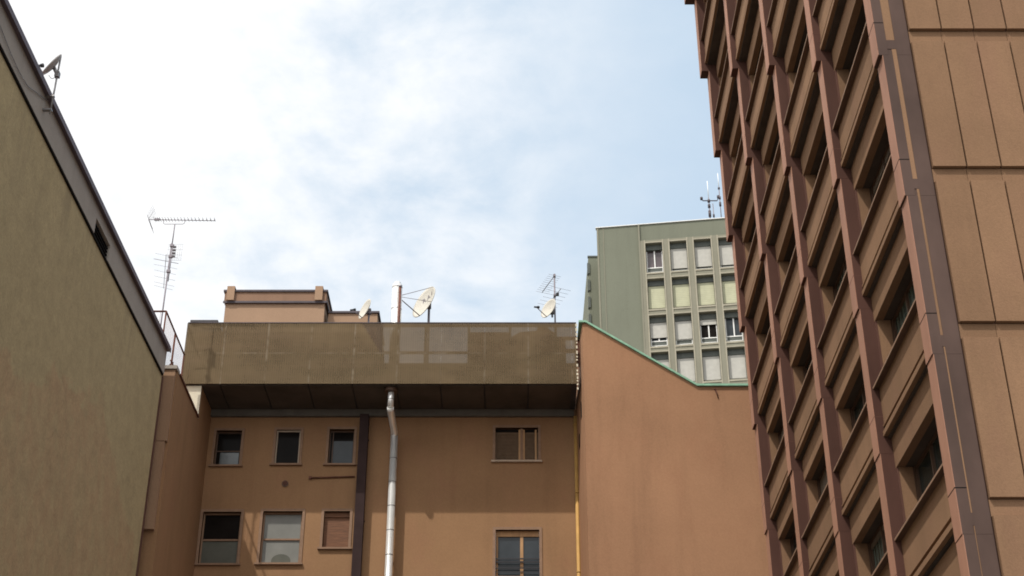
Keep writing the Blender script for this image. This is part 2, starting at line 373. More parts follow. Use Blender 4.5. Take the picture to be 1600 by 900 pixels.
for k in range(17): mb.box(0.095, 0.132, 10 + 2.2 * k, 10.03 + 2.2 * k, ZT - .032, ZT + 0.122)
mb.build('roof_edge', M['cap_metal'], lb)

# ================================================================== CENTRAL BUILDING
CY = 52.3; FY = 49.95; SZ = 24.74; FZ = 27.28; SWX = -11.66
cb = empty('central_building', 'terracotta courtyard block with small windows under a deep screened roof overhang', 'building')
# window openings, photo pixels at mid height
def rect(xa, ya, xb, yb, Yp=CY):
    ym = (ya + yb) / 2
    return (atY(xa, ym, Yp).x, atY(xb, ym, Yp).x, atY((xa+xb)/2, yb, Yp).z, atY((xa+xb)/2, ya, Yp).z)
WIN = [rect(336, 673, 376, 727), rect(430.5, 672, 468.5, 725), rect(513.5, 671, 552.5, 725),
       rect(313.5, 800, 373.5, 881), rect(408, 799, 470, 880), rect(505, 799, 545.5, 856),
       rect(774, 668.5, 841, 720), rect(774, 828, 843, 918)]
# lower storey windows out of the frame, same spacing
mb = MB(Matrix.Translation((0, CY, 0)))
wall_holes(mb, SWX, 2.75, GZ, SZ, WIN, 0, 0.22)
mb.build('wall', M['terracotta'], cb)
mb = MB()                                           # wing wall facing the courtyard, up to its coping, and the taller piece under the overhang
WY0 = 46.25; WZ = 23.35
mb.box(-16, SWX, WY0, 50.0, GZ, WZ)
mb.box(-16, SWX, 50.003, CY + .25, GZ, WZ - .003); mb.box(-13, SWX, 50.163, CY + .25, WZ, SZ - .06)
mb.build('wing_wall', M['terracotta'], cb)
mb = MB()
zj = atY(250, 688, 46).z; zb_ = atY(235, 825, 46).z
mb.box(-12.5, SWX - .04, WY0 - .16, WY0 - .003, zj + .03, WZ - .02)
mb.box(-12.5, SWX - .10, WY0 - .18, WY0 - .003, zb_, zj)
mb.build('pilaster', M['terracotta_light'], cb)
mb = MB(); mb.box(-12.5, SWX + .02, WY0 - .22, WY0 + .3, WZ, WZ + .13); mb.build('pilaster_capstone', M['band'], cb)
mb = MB(); mb.box(-12.1, SWX + .05, WY0 + .303, 50.08, WZ + .003, WZ + .06); mb.build('wing_coping', M['rust'], cb)
mb = MB(); mb.box(-14, SWX - .003, 50.10, 50.16, WZ - .5, SZ - .06)
mb.build('pale_gable', M['beige_wall'], cb)['label'] = 'pale beige wall corner under the overhang'
# roof slab, soffit, kerb
mb = MB(); mb.box(-12.3, 2.45, FY + .12, 62, SZ, SZ + .55); mb.build('roof_slab', M['roof'], cb)
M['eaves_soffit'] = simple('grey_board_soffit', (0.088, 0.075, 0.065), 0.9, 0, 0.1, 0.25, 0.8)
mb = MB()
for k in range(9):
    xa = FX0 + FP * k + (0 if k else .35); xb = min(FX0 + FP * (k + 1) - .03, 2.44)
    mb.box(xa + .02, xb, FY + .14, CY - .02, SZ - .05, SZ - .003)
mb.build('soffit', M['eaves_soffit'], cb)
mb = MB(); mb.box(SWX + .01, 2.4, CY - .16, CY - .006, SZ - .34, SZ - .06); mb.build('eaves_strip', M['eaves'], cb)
mb = MB(); mb.box(-12.2, 2.4, FY + .35, FY + .5, SZ + .553, 25.74); mb.build('roof_kerb', M['terracotta'], cb)
# screen panels
for k in range(10):
    xa = FX0 + FP * k; xb = xa + FP
    if k == 0: xa = -12.40
    if xa > 2.3: break
    xb = min(xb, 2.46)
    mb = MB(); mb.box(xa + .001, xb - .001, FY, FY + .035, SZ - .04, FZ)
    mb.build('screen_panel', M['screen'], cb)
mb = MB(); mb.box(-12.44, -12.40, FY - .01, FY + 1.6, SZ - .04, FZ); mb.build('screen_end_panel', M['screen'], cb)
# what stands behind the screen
BY = FY + .62
def bx(x): return atY(x, 540, BY).x
def bz(y): return atY(700, y, BY).z
mb = MB()
mb.box(-12.2, bx(578), BY, BY + .05, 25.745, FZ - .06)
mb.prism([(bx(578), BY, 25.75), (bx(602), BY, 25.75), (bx(600), BY, bz(545)), (bx(578), BY, bz(512))], (0, .05, 0))
mb.box(bx(733), bx(797), BY, BY + .05, 25.745, FZ - .06)
mb.box(bx(797), bx(884), BY, BY + .05, 25.745, bz(526)); mb.box(bx(898), bx(905), BY, BY + .05, 25.745, bz(526))
for ya, yb_ in ((526, 531), (545, 551)): mb.box(bx(884) + .001, bx(898) - .001, BY, BY + .05, bz(yb_), bz(ya))
mb.prism([(bx(800), BY, bz(525.9)), (bx(812), BY, bz(519)), (bx(838), BY, bz(517)), (bx(842), BY, bz(509)), (bx(853), BY, bz(508)), (bx(860), BY, bz(516)), (bx(868), BY, bz(520)), (bx(870), BY, bz(525.9))][::-1], (0, .05, 0))
mb.box(bx(600), bx(733), BY, BY + .05, bz(552.5), bz(549))
mb.build('screen_backing', M['rust'], cb)
mb = MB()
for x in (598, 666, 733, 797, 868): mb.box(bx(x) - .04, bx(x) + .04, FY + .05, FY + .12, 25.2, FZ - .02)
mb.box(-12.3, 2.4, FY + .045, FY + .10, FZ - .12, FZ - .02)
mb.build('screen_post', M['rust'], cb)
mb = MB(); mb.box(-12.42, 2.46, FY - .015, FY + .05, FZ + .003, FZ + .035); mb.build('screen_top_rail', M['dark_metal'], cb)
# ragged white sealant along the right end of the screen
mb = MB(); z = SZ - .3
while z < FZ - .1:
    h = random.uniform(.05, .16); mb.box(2.44 - random.uniform(.0, .02), 2.49, FY - .03, FY - .016, z, z + h); z += h + random.uniform(.05, .14)
mb.build('sealant', M['beige_wall'], cb)
mb = MB(); pa, pb = atY(297, 504, 53), atY(340, 504, 53)
mb.box(pa.x, pb.x, 53, 55, FZ + 1.2, 29.10); mb.build('roof_hatch', M['roof'], cb)

# windows of the central wall
def window(parent, r, Yp, frame, panes, bars=(), depth=0.20, sur=0.10, barmat=None, sill=True, sillmat=None):
    x0, x1, z0, z1 = r; Wd, H = x1 - x0, z1 - z0
    mb = MB(); p = .035
    mb.box(x0 - sur, x0, Yp - p, Yp + .10, z0, z1 + sur); mb.box(x1, x1 + sur, Yp - p, Yp + .10, z0, z1 + sur)
    mb.box(x0 + .001, x1 - .001, Yp - p, Yp + .10, z1, z1 + sur)
    o = mb.build('window', frame, parent)
    if sill:
        mb = MB(); mb.box(x0 - sur - .06, x1 + sur + .04, Yp - .10, Yp + .12, z0 - .07, z0 - .002); mb.build('sill', sillmat or frame, o)
    for (a, e, c, f, m, nm) in panes:
        mb = MB(); mb.box(x0 + Wd * a + .002, x0 + Wd * c - .002, Yp + depth, Yp + depth + .03, z0 + H * e + .002, z0 + H * f - .002); mb.build(nm, M[m], o)
    if bars:
        mb = MB()
        for (a, e, c, f) in bars: mb.box(x0 + Wd * a + .003, x0 + Wd * c - .003, Yp + depth - .05, Yp + depth - .002, z0 + H * e + .003, z0 + H * f - .003)
        mb.build('frame', barmat or M['bronze'], o)
    return o
FB, FL = M['frame_brown'], M['frame_light']
ring = lambda t=.05, tz=.04: [(0, 0, t, 1), (1 - t, 0, 1, 1), (t, 0, 1 - t, tz), (t, 1 - tz, 1 - t, 1)]
window(cb, WIN[0], CY, FB, [(0, .45, 1, 1, 'glass_dark', 'pane'), (.18, 0, .92, .45, 'glass_grey', 'pane'), (0, 0, .18, .45, 'glass_dark', 'pane'), (.92, 0, 1, .45, 'glass_dark', 'pane')], ring() + [(.05, .43, .95, .46)])
window(cb, WIN[1], CY, FB, [(0, 0, 1, 1, 'glass_dark', 'pane')], ring(.06, .04), barmat=FL, depth=.10)
window(cb, WIN[2], CY, FB, [(0, .72, 1, 1, 'glass_dark', 'pane'), (.14, 0, 1, .72, 'glass_blue', 'pane'), (0, 0, .14, .72, 'glass_dark', 'pane')], ring() + [(.12, .04, .16, .96)])
window(cb, WIN[3], CY, FB, [(0, .48, 1, 1, 'glass_dark', 'pane'), (0, 0, 1, .48, 'curtain_dim', 'pane')], ring(.04, .03) + [(.04, .465, .96, .50)], barmat=FB)
o = window(cb, WIN[4], CY, FB, [(0, .48, 1, .99, 'curtain', 'pane'), (0, 0, 1, .48, 'curtain', 'pane')], ring(.04, .03) + [(.04, .465, .96, .50)], barmat=FB)
x0, x1, z0, z1 = WIN[4]
mb = MB(); cx = x0 + (x1 - x0) * .52; pts = [(cx - .36, CY + .195, z0 + .01)] + [(cx - .36 * math.cos(math.pi * k / 12), CY + .195, z0 + .16 + .26 * math.sin(math.pi * k / 12)) for k in range(13)] + [(cx + .36, CY + .195, z0 + .01)]
mb.prism(pts, (0, .004, 0)); mb.build('chair_back', M['curtain_dim'], o)
window(cb, WIN[5], CY, FB, [(0, 0, 1, .97, 'wood_dark', 'blind')], [(0, .86, 1, 1)], barmat=M['wood_dark'], depth=.14)
o = window(cb, WIN[6], CY, FB, [(0, 0, .56, .9, 'louvre', 'blind'), (.56, 0, 1, .9, 'louvre', 'blind'), (0, .9, 1, 1, 'black', 'blind_box')],
           [(.54, 0, .585, .97), (.64, 0, .69, .97), (.92, 0, .965, .97)], barmat=M['wood'], depth=.13, sillmat=FL)
x0, x1, z0, z1 = WIN[6]
mb = MB()
for k in range(20):
    zz = z0 + .03 + (z1 - z0) * .86 * k / 20
    mb.box(x0 + .06, x0 + (x1 - x0) * .53, CY + .10, CY + .129, zz, zz + .028); mb.box(x0 + (x1 - x0) * .70, x0 + (x1 - x0) * .91, CY + .10, CY + .129, zz, zz + .028)
mb.build('slats', M['louvre'], o)
mb = MB(); mb.box(x0 + (x1-x0) * .585, x0 + (x1-x0) * .64, CY + .05, CY + .128, z0 + .003, z1 - .003); mb.build('mullion', FB, o)
o = window(cb, WIN[7], CY, FB, [(0, 0, 1, 1, 'glass_blue', 'pane')], [(0.01, 0, .06, .9), (.56, 0, .635, .9), (0.06, .12, .56, .22), (0, .9, 1, 1)], barmat=M['wood'], depth=.17)
x0, x1, z0, z1 = WIN[7]
mb = MB()
for f, t in ((.49, .045), (.435, .045), (.33, .03), (.27, .02)):
    zz = z0 + (z1 - z0) * f; mb.box(x0 + .003, x1 - .003, CY + .02, CY + .05, zz, zz + t)
mb.build('guard_rail', M['black_plastic'], o)

# ------------------------------------------------------------------ pipes and small fittings on the central wall
p = atY(570, 650, CY - .2); q = atY(557, 900, CY - .2); xd = (p.x + q.x) / 2
dp = empty('downpipe', 'dark purple brown square duct running down the terracotta wall between the windows', 'duct')
mb = MB(); mb.box(xd - .175, xd + .165, CY - .36, CY - .045, GZ, SZ - .35); mb.build('duct', M['duct'], dp)
mb = MB()
for zz in (23.4, 20.1, 16.8, 12.5, 8, 4): mb = MB(); mb.box(xd - .20, xd + .19, CY - .044, CY - .003, zz, zz + .06); mb.build('bracket', M['duct'], dp)
gp = empty('gas_pipe', 'thin yellow gas pipe in the corner beside the orange gable block', 'pipe')
gx = atY(902, 780, CY - .15).x
mb = MB(); mb.tube([(gx, CY - .13, GZ), (gx, CY - .13, SZ - .36)], .075, 12); mb.build('pipe', M['yellow_pipe'], gp)
for zz in (24.0, 21.2, 18.1, 14, 9, 4):
    mb = MB(); mb.tube([(gx, CY - .13, zz), (gx, CY - .13, zz + .05)], .088, 12); mb.box(gx - .02, gx + .02, CY - .055, CY - .003, zz, zz + .05)
    mb.build('clamp', M['yellow_pipe'], gp)
cp_ = empty('conduit', 'short rusty horizontal pipe on the wall left of the dark duct', 'pipe')
a, e = atY(485, 746.5, CY - .05), atY(554, 744.5, CY - .05)
mb = MB(); mb.tube([a, e], .028, 8); mb.build('pipe', M['rust'], cp_)
mb = MB(); mb.box(a.x - .06, a.x + .05, CY - .09, CY - .003, a.z - .05, a.z + .05); mb.build('end_cap', M['rust'], cp_)
vt = empty('wall_vent', 'round dark vent grille on the wall between the two rows of windows', 'vent')
c = atY(445.5, 756, CY)
mb = MB(); mb.tube([(c.x, CY - .04, c.z), (c.x, CY - .003, c.z)], .125, 20); mb.build('ring', M['bronze'], vt)
mb = MB()
for k in range(5): zz = c.z - .085 + .04 * k; hw = math.sqrt(max(.011 - (zz - c.z) ** 2, .001)); mb.box(c.x - hw, c.x + hw, CY - .055, CY - .042, zz, zz + .02)
mb.build('grille', M['rust'], vt)

# steel flue
fl = empty('chimney_flue', 'tall shiny steel flue climbing the wall and bending out through the roof overhang', 'chimney')
fx = atY(613, 640, 51.2).x; wx = atY(611.5, 790, 51.9).x; WYP = CY - .42; FYP = FY + .42
fr = .14
tx = atY(619.5, 480, FYP).x
zt_ = atY(619, 446, FYP).z
mb = MB(); mb.tube([(tx, FYP, SZ + .56), (tx, FYP, zt_)], .20, 20); mb.build('upper_stack', M['steel'], fl)
mb = MB(); mb.tube([(tx, FYP, zt_), (tx, FYP, zt_ + .12)], .135, 16); mb.build('outlet', M['steel'], fl)
zm = atY(619, 484, FYP).z
mb = MB()
for zz in (zm, zt_ - .12): mb.tube([(tx, FYP, zz), (tx, FYP, zz + .025)], .206, 20)
mb.build('joint_band', M['galv'], fl)
zc = atY(612, 637, FYP).z; zw = atY(617, 679, WYP).z
mb = MB(); mb.tube([(fx, FYP, SZ - .06), (fx, FYP, zc)], fr * .82, 18, True); mb.build('drop_section', M['steel'], fl)
mb = MB(); mb.tube([(fx, FYP, zc + .02), (fx, FYP + .12, zc - .05), (wx, WYP - .12, zw + .06), (wx, WYP, zw - .06)], fr * .95, 18); mb.build('elbow', M['steel'], fl)
mb = MB(); mb.tube([(wx, WYP, GZ), (wx, WYP, zw + .0)], fr, 18); mb.build('wall_section', M['steel'], fl)
zz = zw - .03
for k in range(26): mb = MB(); mb.tube([(wx, WYP, zz), (wx, WYP, zz - .03)], fr + .006, 18); zz -= .955; mb.build('seam_ring', M['galv'], fl)
mb = MB(); mb.tube([(fx, FYP, zc + .32), (fx, FYP, zc + .35)], fr * .82 + .006, 18)
mb.build('seam_ring', M['galv'], fl)
mb = MB(); mb.tube([(fx, FYP, SZ - .20), (fx, FYP, SZ - .055)], .24, 20); mb.build('collar', M['bronze'], fl)
mb = MB()
zz = zw - .9
while zz > 0: mb = MB(); mb.box(wx - .03, wx + .03, WYP + fr, CY - .003, zz, zz + .04); zz -= 1.91; mb.build('bracket', M['galv'], fl)
sp = empty('vent_pipe', 'slim rusty brown pipe strapped to the right side of the white steel stack', 'pipe')
mb = MB(); px_ = atY(624, 480, FYP - .25).x
mb.tube([(px_, FYP - .22, SZ + .56), (px_, FYP - .22, atY(624, 449, FYP - .22).z)], .052, 10); mb.build('pipe', M['rust'], sp)
zp = atY(624, 449, FYP - .22).z
mb = MB(); mb.tube([(px_, FYP - .22, zp), (px_, FYP - .22, zp + .08)], .065, 10); mb.build('cap', M['mast'], sp)

# ================================================================== rooftop hut and annex
HY = 54.0
ht = empty('rooftop_hut', 'pale orange rooftop hut with dark capped parapet and two small piers', 'rooftop hut')
hx0 = atY(349, 480, HY).x; hx1 = atY(509, 480, HY).x; hzt = atY(430, 456.5, HY).z; hzb = atY(430, 472.5, HY).z
mb = MB(); mb.box(hx0 + .06, hx1 - .06, HY + .06, HY + 4, SZ + .56, hzb); mb.build('wall', M['hut'], ht)
mb = MB(); mb.box(hx0, hx1, HY, HY + 4.06, hzb + .003, hzt)
mb.build('parapet', M['hut_band'], ht)
mb = MB(); mb.box(hx0 - .05, hx1 + .05, HY - .06, HY + 4.1, hzt + .003, hzt + .09); mb.box(hx0 - .03, hx1 + .03, HY - .045, HY - .002, hzb - .04, hzb + .05)
mb.box(hx1 + .002, hx1 + .05, HY - .05, HY + 4.1, hzb - .03, hzb + .06)
mb.build('parapet_cap', M['dark_metal'], ht)
for xx in (359.5, 497.5):
    x = atY(xx, 465, HY - .12).x
    mb = MB(); mb.box(x - .16, x + .16, HY - .12, HY - .062, hzb + .06, hzt + .20); mb.box(x - .16, x + .16, HY - .12, HY + .2, hzt + .20, hzt + .23); mb.build('pier', M['hut'], ht)
an = empty('roof_annex', 'low pale orange roof annex with dark edge right of the hut', 'roof annex')
ax1 = atY(590, 490, HY + .4).x; azt = atY(550, 490, HY + .4).z
mb = MB(); mb.box(hx1 + .07, ax1, HY + .4, HY + 3.2, SZ + .56, azt); mb.build('wall', M['hut'], an)
mb = MB(); mb.box(hx1 + .07, ax1 + .08, HY + .33, HY + 3.3, azt + .003, azt + .09); mb.build('roof_edge', M['dark_metal'], an)

# ================================================================== ORANGE GABLE BLOCK
OY = 49.2
gb = empty('gable_block', 'bright orange rendered block with sloping green copper coping', 'building')
tl = atY(914, 505, OY); br = atY(1089, 604, OY)
xl0 = atY(916.5, 750, OY).x                      # near left corner
xbk = 2.50                                       # where its side meets the central wall
top = Vector((xl0 + .12, OY, tl.z))
front = [(xl0, OY, GZ), (xl0, OY, tl.z), (top.x, OY, tl.z), (br.x, OY, br.z), (16, OY, br.z), (16, OY, GZ)]
mb = MB()
mb.face([mb.vert(p) for p in front])
back = [(xbk, 60, GZ), (xbk, 60, tl.z), (top.x, 60, tl.z), (br.x, 60, br.z), (16, 60, br.z), (16, 60, GZ)]
mb.face([mb.vert(p) for p in back[::-1]])
for k in range(6):
    if k == 0:                                     # splayed side up to the central wall, then straight
        mid0, mid1 = (xbk, CY, GZ), (xbk, CY, tl.z)
        mb.quad(front[0], front[1], mid1, mid0); mb.quad(mid0, mid1, back[1], back[0])
    else:
        j = (k + 1) % 6
        mb.quad(front[k], front[j], back[j], back[k])
mb.build('wall', M['orange'], gb)
t = .085
path = [(xl0 - .14, tl.z), (top.x, tl.z), (br.x, br.z), (16, br.z)]
mb = MB()
for (xa, za), (xb, zb) in zip(path[:-1], path[1:]):
    pts = [(xa, OY - .09, za + .004), (xb, OY - .09, zb + .004), (xb, OY - .09, zb + t), (xa, OY - .09, za + t)]
    mb.prism(pts, (0, 9.5, 0))
mb.build('coping', M['copper_green'], gb)
side = Vector((xl0 - xbk, OY - CY, 0)).normalized()
for (ya, yb_, f) in ((628, 653, .62), (678, 700, .30)):
    q = Vector((xbk, CY, 0)) + side * (f * 3.1); z0 = q.y * atY(909, yb_, q.y).z / q.y; z1 = atY(909, ya, q.y).z
    nrm = Vector((side.y, -side.x, 0)); nrm = -nrm if nrm.x > 0 else nrm
    mb = MB(); pts = [(-.16, z0), (.16, z0), (.16, z1 - .16)] + [(.16 * math.cos(math.pi * k / 8), z1 - .16 + .16 * math.sin(math.pi * k / 8)) for k in range(1, 8)] + [(-.16, z1 - .16)]
    mb.prism([tuple(q + side * a + Vector((0, 0, z)) + nrm * .012) for a, z in pts], -nrm * .2); mb.build('slit_window', M['black'], gb)
c = atY(1117, 609, OY)
mb = MB(); mb.tube([(c.x, OY + .05, c.z + .02), (c.x, OY - .12, c.z - .01)], .035, 8); mb.tube([(c.x, OY - .10, c.z), (c.x + .10, OY - .02, c.z - .36)], .02, 6); mb.build('drain_spout', M['rust'], gb)

# ================================================================== TOWER
TY0 = 22.9; PITCHY = 4.3; FT = 0.43; LZ0 = 15.2; SH = 3.3
FXK = {-4: 7.33, -3: 7.33, -2: 7.32, -1: 7.30, 0: 7.26, 1: 7.18, 2: 7.06, 3: 6.90, 4: 6.71, 5: 6.46, 6: 6.12, 7: 5.75, 8: 5.35}
KMIN, KMAX = -3, 7
TYE = TY0 + 4 * PITCHY + FT
tw = empty('office_tower', 'tall brown tower with stepped vertical fins, tan spandrels and panelled front at right', 'tower')
PX = 7.85
mb = MB()
mb.box(8.9, 24, TY0 + .06, TYE + .2, GZ, LZ0 + SH * (KMAX + 1) - .01)
for k in range(KMIN, KMAX + 1):
    mb.box(FXK[k] + .95, 8.9, TY0 + .06 + .4, TYE, LZ0 + SH * k, LZ0 + SH * (k + 1) - .004)
mb.box(7.75, 8.9, TY0 + .2, TYE, GZ, LZ0 + SH * KMIN - .01)
mb.build('core', M['tower'], tw)
for k in range(KMIN, KMAX + 1):
    z0 = LZ0 + SH * k; X0 = FXK[k]; Xb = FXK[k - 1]
    for j in range(5):                                            # fins
        y = TY0 + PITCHY * j
        if j == 0: continue
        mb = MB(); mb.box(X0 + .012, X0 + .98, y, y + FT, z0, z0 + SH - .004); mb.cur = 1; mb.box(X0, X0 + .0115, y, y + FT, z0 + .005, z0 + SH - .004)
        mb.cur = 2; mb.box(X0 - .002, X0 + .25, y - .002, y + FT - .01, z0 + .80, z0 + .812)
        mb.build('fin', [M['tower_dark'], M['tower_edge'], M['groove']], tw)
    # corner fin: the left strip, a tan inlay and the right strip on the front
    mb = MB(); y = TY0
    mb.box(X0 + .012, X0 + .20, y, y + FT, z0, z0 + SH - .004); mb.cur = 1; mb.box(X0, X0 + .0115, y + .003, y + FT, z0 + .005, z0 + SH - .004); mb.cur = 0
    mb.box(X0 + .20, 7.55, y + .012, y + FT, z0, z0 + SH - .004)
    mb.box(X0 + .20, 7.55, y + .002, y + .02, z0 + .15, z0 + .37)
    mb.box(7.55, PX - .02, y, y + .6, z0, z0 + SH - .004)
    mb.box(PX - .02, PX, y + .03, y + .6, z0, z0 + SH - .004)
    fo = mb.build('corner_pillar', [M['tower_pillar'], M['tower_edge']], tw)
    mb = MB(); mb.box(X0 + .203, 7.547, y + .004, y + .011, z0 + .373, z0 + SH + .145); mb.build('inlay', M['tower'], fo)
    mb = MB(); mb.box(X0 - .002, X0 + .198, y - .002, y + .1, z0 + .80, z0 + .818); mb.box(X0 - .002, X0 + .1, y + .1, y + FT, z0 + .80, z0 + .818); mb.build('joint', M['black'], fo)
    for j in range(4):                                            # bays
        ya = TY0 + PITCHY * j + FT + .002; yb = TY0 + PITCHY * (j + 1) - .002
        mb = MB()
        S0 = X0 + .18
        lo = .14 if k <= -2 else (.06 if k == -1 else 0); zs_ = 1.32 if k >= 0 else (1.42 if k == -1 else 1.47)
        mb.box(S0, S0 + .5, ya, yb, z0 + .56 + lo, z0 + zs_)          # spandrel plate
        mb.box(S0 - .025, S0 + .4, ya, yb, z0 + .52 + lo, z0 + .557 + lo)
        mb.build('spandrel', M['tower'], tw)
        mb = MB()
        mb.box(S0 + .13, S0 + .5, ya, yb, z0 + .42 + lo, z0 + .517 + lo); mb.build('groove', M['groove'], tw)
        mb = MB()
        mb.box(S0 - .045, S0 + .05, ya, yb, z0 + .31 + lo, z0 + .417 + lo)  # slab edge
        mb.build('slab_edge', M['tower'], tw)
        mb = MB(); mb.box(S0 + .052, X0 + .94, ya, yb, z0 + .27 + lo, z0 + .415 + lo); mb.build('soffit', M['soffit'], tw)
        mb = MB(); mb.box(S0 - .12, S0 + .6, ya, yb, z0 + zs_ + .003, z0 + zs_ + .04); mb.cur = 1; mb.box(S0 - .128, S0 - .121, ya, yb, z0 + zs_ + .001, z0 + zs_ + .042); mb.build('sill', [M['bronze'], M['frame_brown']], tw)
        mb = MB()                                                 # lintel of this storey, below the next ledge
        ll = .12 if k + 1 <= -2 else (.06 if k + 1 == -1 else 0)
        mb.box(X0 + .27, X0 + .44, ya, yb, z0 + 2.98, z0 + SH + .267 + ll); mb.build('lintel', M['tower'], tw)
        mb = MB(); mb.box(X0 + .443, X0 + .94, ya, yb, z0 + 2.99, z0 + 3.08); mb.build('window_head', M['soffit'], tw)
        # window with its reveals
        mb = MB()
        zi, zo = z0 + zs_ + .043, z0 + 2.977
        mb.box(X0 + .62, X0 + .72, ya + .25, yb - .09, zi, zi + .06); mb.box(X0 + .62, X0 + .72, ya + .25, yb - .09, zo - .06, zo)
        n = 3
        for i in range(n + 1):
            yy = ya + .25 + (yb - ya - .34 - .06) * i / n; mb.box(X0 + .61, X0 + .73, yy, yy + .06, zi + .003, zo - .003)
        wo = mb.build('window', M['bronze'], tw)
        mb = MB(); mb.box(X0 + .67, X0 + .69, ya + .26, yb - .10, zi + .01, zo - .01); mb.build('glass', [M['glass_tower'], M['glass_curtain'], M['glass_tower'], M['glass_curtain']][(k * 5 + j * 3) % 4] if k < 1 else M['glass_tower'], wo)
        if (k * 7 + j * 5) % 3 == 0:                              # some blinds are partly down
            f = ((k * 11 + j * 7) % 5 + 1) / 8
            mb = MB(); mb.box(X0 + .64, X0 + .665, ya + .32, yb - .16, zo - (zo - zi) * f, zo - .062); mb.build('blind', M['tower_blind'], wo)
        mb = MB(); mb.box(X0 + .311, X0 + .58, yb - .09, yb, zi, zo); mb.build('jamb', M['tower'], wo)
        mb = MB(); mb.box(X0 + .275, X0 + .308, yb - .07, yb, zi, zo - .003); mb.build('jamb_edge', M['groove'], wo)
        mb = MB(); mb.box(X0 + .445, X0 + .60, ya, ya + .24, zi, zo); mb.build('jamb', M['tower'], wo)
        mb = MB(); mb.box(X0 + .583, X0 + .76, yb - .088, yb, zi, zo); mb.build('jamb_trim', M['bronze'], wo)
    # front panels
    nxt = [7.853, 8.50, 9.145, 9.79, 10.435, 11.08, 11.725, 12.37, 13.0]
    for i in range(len(nxt) - 1):
        mb = MB(); xa, xb = nxt[i] + .016, nxt[i+1] - .016
        mb.box(xa, xb, TY0 - .045, TY0 + .055, z0 + .63, z0 + SH + .31)
        mb.box(nxt[i] + .004, nxt[i+1] - .004, TY0 + .035, TY0 + .055, z0 + .315, z0 + .612)
        mb.build('front_panel', M['tower'], tw)
mb = MB(); mb.box(7.86, 24, TY0 + .056, TY0 + .0595, GZ, LZ0 + SH * (KMAX + 1)); mb.build('panel_joint_backing', M['groove'], tw)

# ================================================================== GREEN OFFICE BLOCK (far right, behind)
G0 = atY(932, 357, 100.0); th = R(8.3)
Gd = Vector((math.cos(th), -math.sin(th), 0)); Gn = Vector((-math.sin(th), -math.cos(th), 0))    # along the facade / towards us
GM = Matrix(((Gd.x, -Gn.x, 0, G0.x), (Gd.y, -Gn.y, 0, G0.y), (0, 0, 1, 0), (0, 0, 0, 1)))       # local (along, inwards, up)
def gl(x, y):
    p = hit(x, y, G0, Gn) - G0; return p.dot(Gd), p.z + G0.z
GT = G0.z
go = empty('office_block', 'grey green high rise with a grid of roller shuttered windows beyond the gable', 'building')
s0, zt1 = gl(1008.2, 382); s3, _ = gl(1121.8, 374.4); gp_ = (s3 - s0) / 3
tops = [zt1, gl(1011.4, 437.8)[1], gl(1014.4, 494.8)[1], gl(1017.5, 552.5)[1]]
st_ = (tops[0] - tops[3]) / 3; tops.append(tops[3] - st_)
ow = gl(1034.4, 380.5)[0] - s0; oh = tops[0] - gl(1010, 427.5)[1]
holes = []
for r in range(5):
    for c in range(6): holes.append((s0 + gp_ * c, s0 + gp_ * c + ow, tops[r] - oh, tops[r]))
GW = s0 + gp_ * 6 + 3
gs = gl(1003, 440)[0]
mb = MB(GM)
wall_holes(mb, gs, GW, tops[4] - oh - .5, tops[0] + .30, holes, -.12, .62)
mb.build('window_grid', M['green_grid'], go)
mb = MB(GM)
mb.quad((0, 0, GZ), (gs, 0, GZ), (gs, 0, GT), (0, 0, GT)); mb.quad((gs, 0, tops[0] + .2), (GW, 0, tops[0] + .2), (GW, 0, GT), (gs, 0, GT))
mb.quad((gs, 0, GZ), (GW, 0, GZ), (GW, 0, tops[4] - oh), (gs, 0, tops[4] - oh))
mb.quad((0, 0, GZ), (0, 0, GT), (0, 22, GT), (0, 22, GZ)); mb.quad((GW, 0, GZ), (GW, 22, GZ), (GW, 22, GT), (GW, 0, GT))
mb.quad((0, 22, GZ), (0, 22, GT), (GW, 22, GT), (GW, 22, GZ)); mb.quad((0, 0, GT - .01), (GW, 0, GT - .01), (GW, 22, GT - .01), (0, 22, GT - .01))
mb.box(gs - .05, GW, .51, .8, tops[4] - oh - 1, tops[0] + .5)
mb.build('wall', M['green'], go)
mb = MB(GM)
mb.box(gs - .10, gs + .02, -.16, -.003, tops[4] - 4, GT - .02); mb.box(.02, .14, -.05, -.003, GZ, GT - .02); mb.box(.50, .56, -.03, -.003, GZ, GT - .02)
mb.build('trim_strip', M['green_grid'], go)
mb = MB(GM)                                       # thin ribs either side of each pier
for c in range(7):
    a = s0 + gp_ * c - (gp_ - ow); e = s0 + gp_ * c
    if c: mb.box(a + .001, a + .10, -.17, -.122, tops[4] - oh - .5, tops[0] + .28)
    mb.box(e - .10, e - .001, -.17, -.122, tops[4] - oh - .5, tops[0] + .28)
for r in range(5):
    for c in range(6):
        e = s0 + gp_ * c; mb.box(e, e + ow, -.17, -.122, tops[r] + .02, tops[r] + .12); mb.box(e, e + ow, -.17, -.122, tops[r] - oh - .16, tops[r] - oh - .04)
mb.build('rib', M['rib'], go)
mb = MB(GM); mb.box(-.08, GW, -.10, .3, GT + .003, GT + .06); mb.build('roof_edge', M['white_paint'], go)
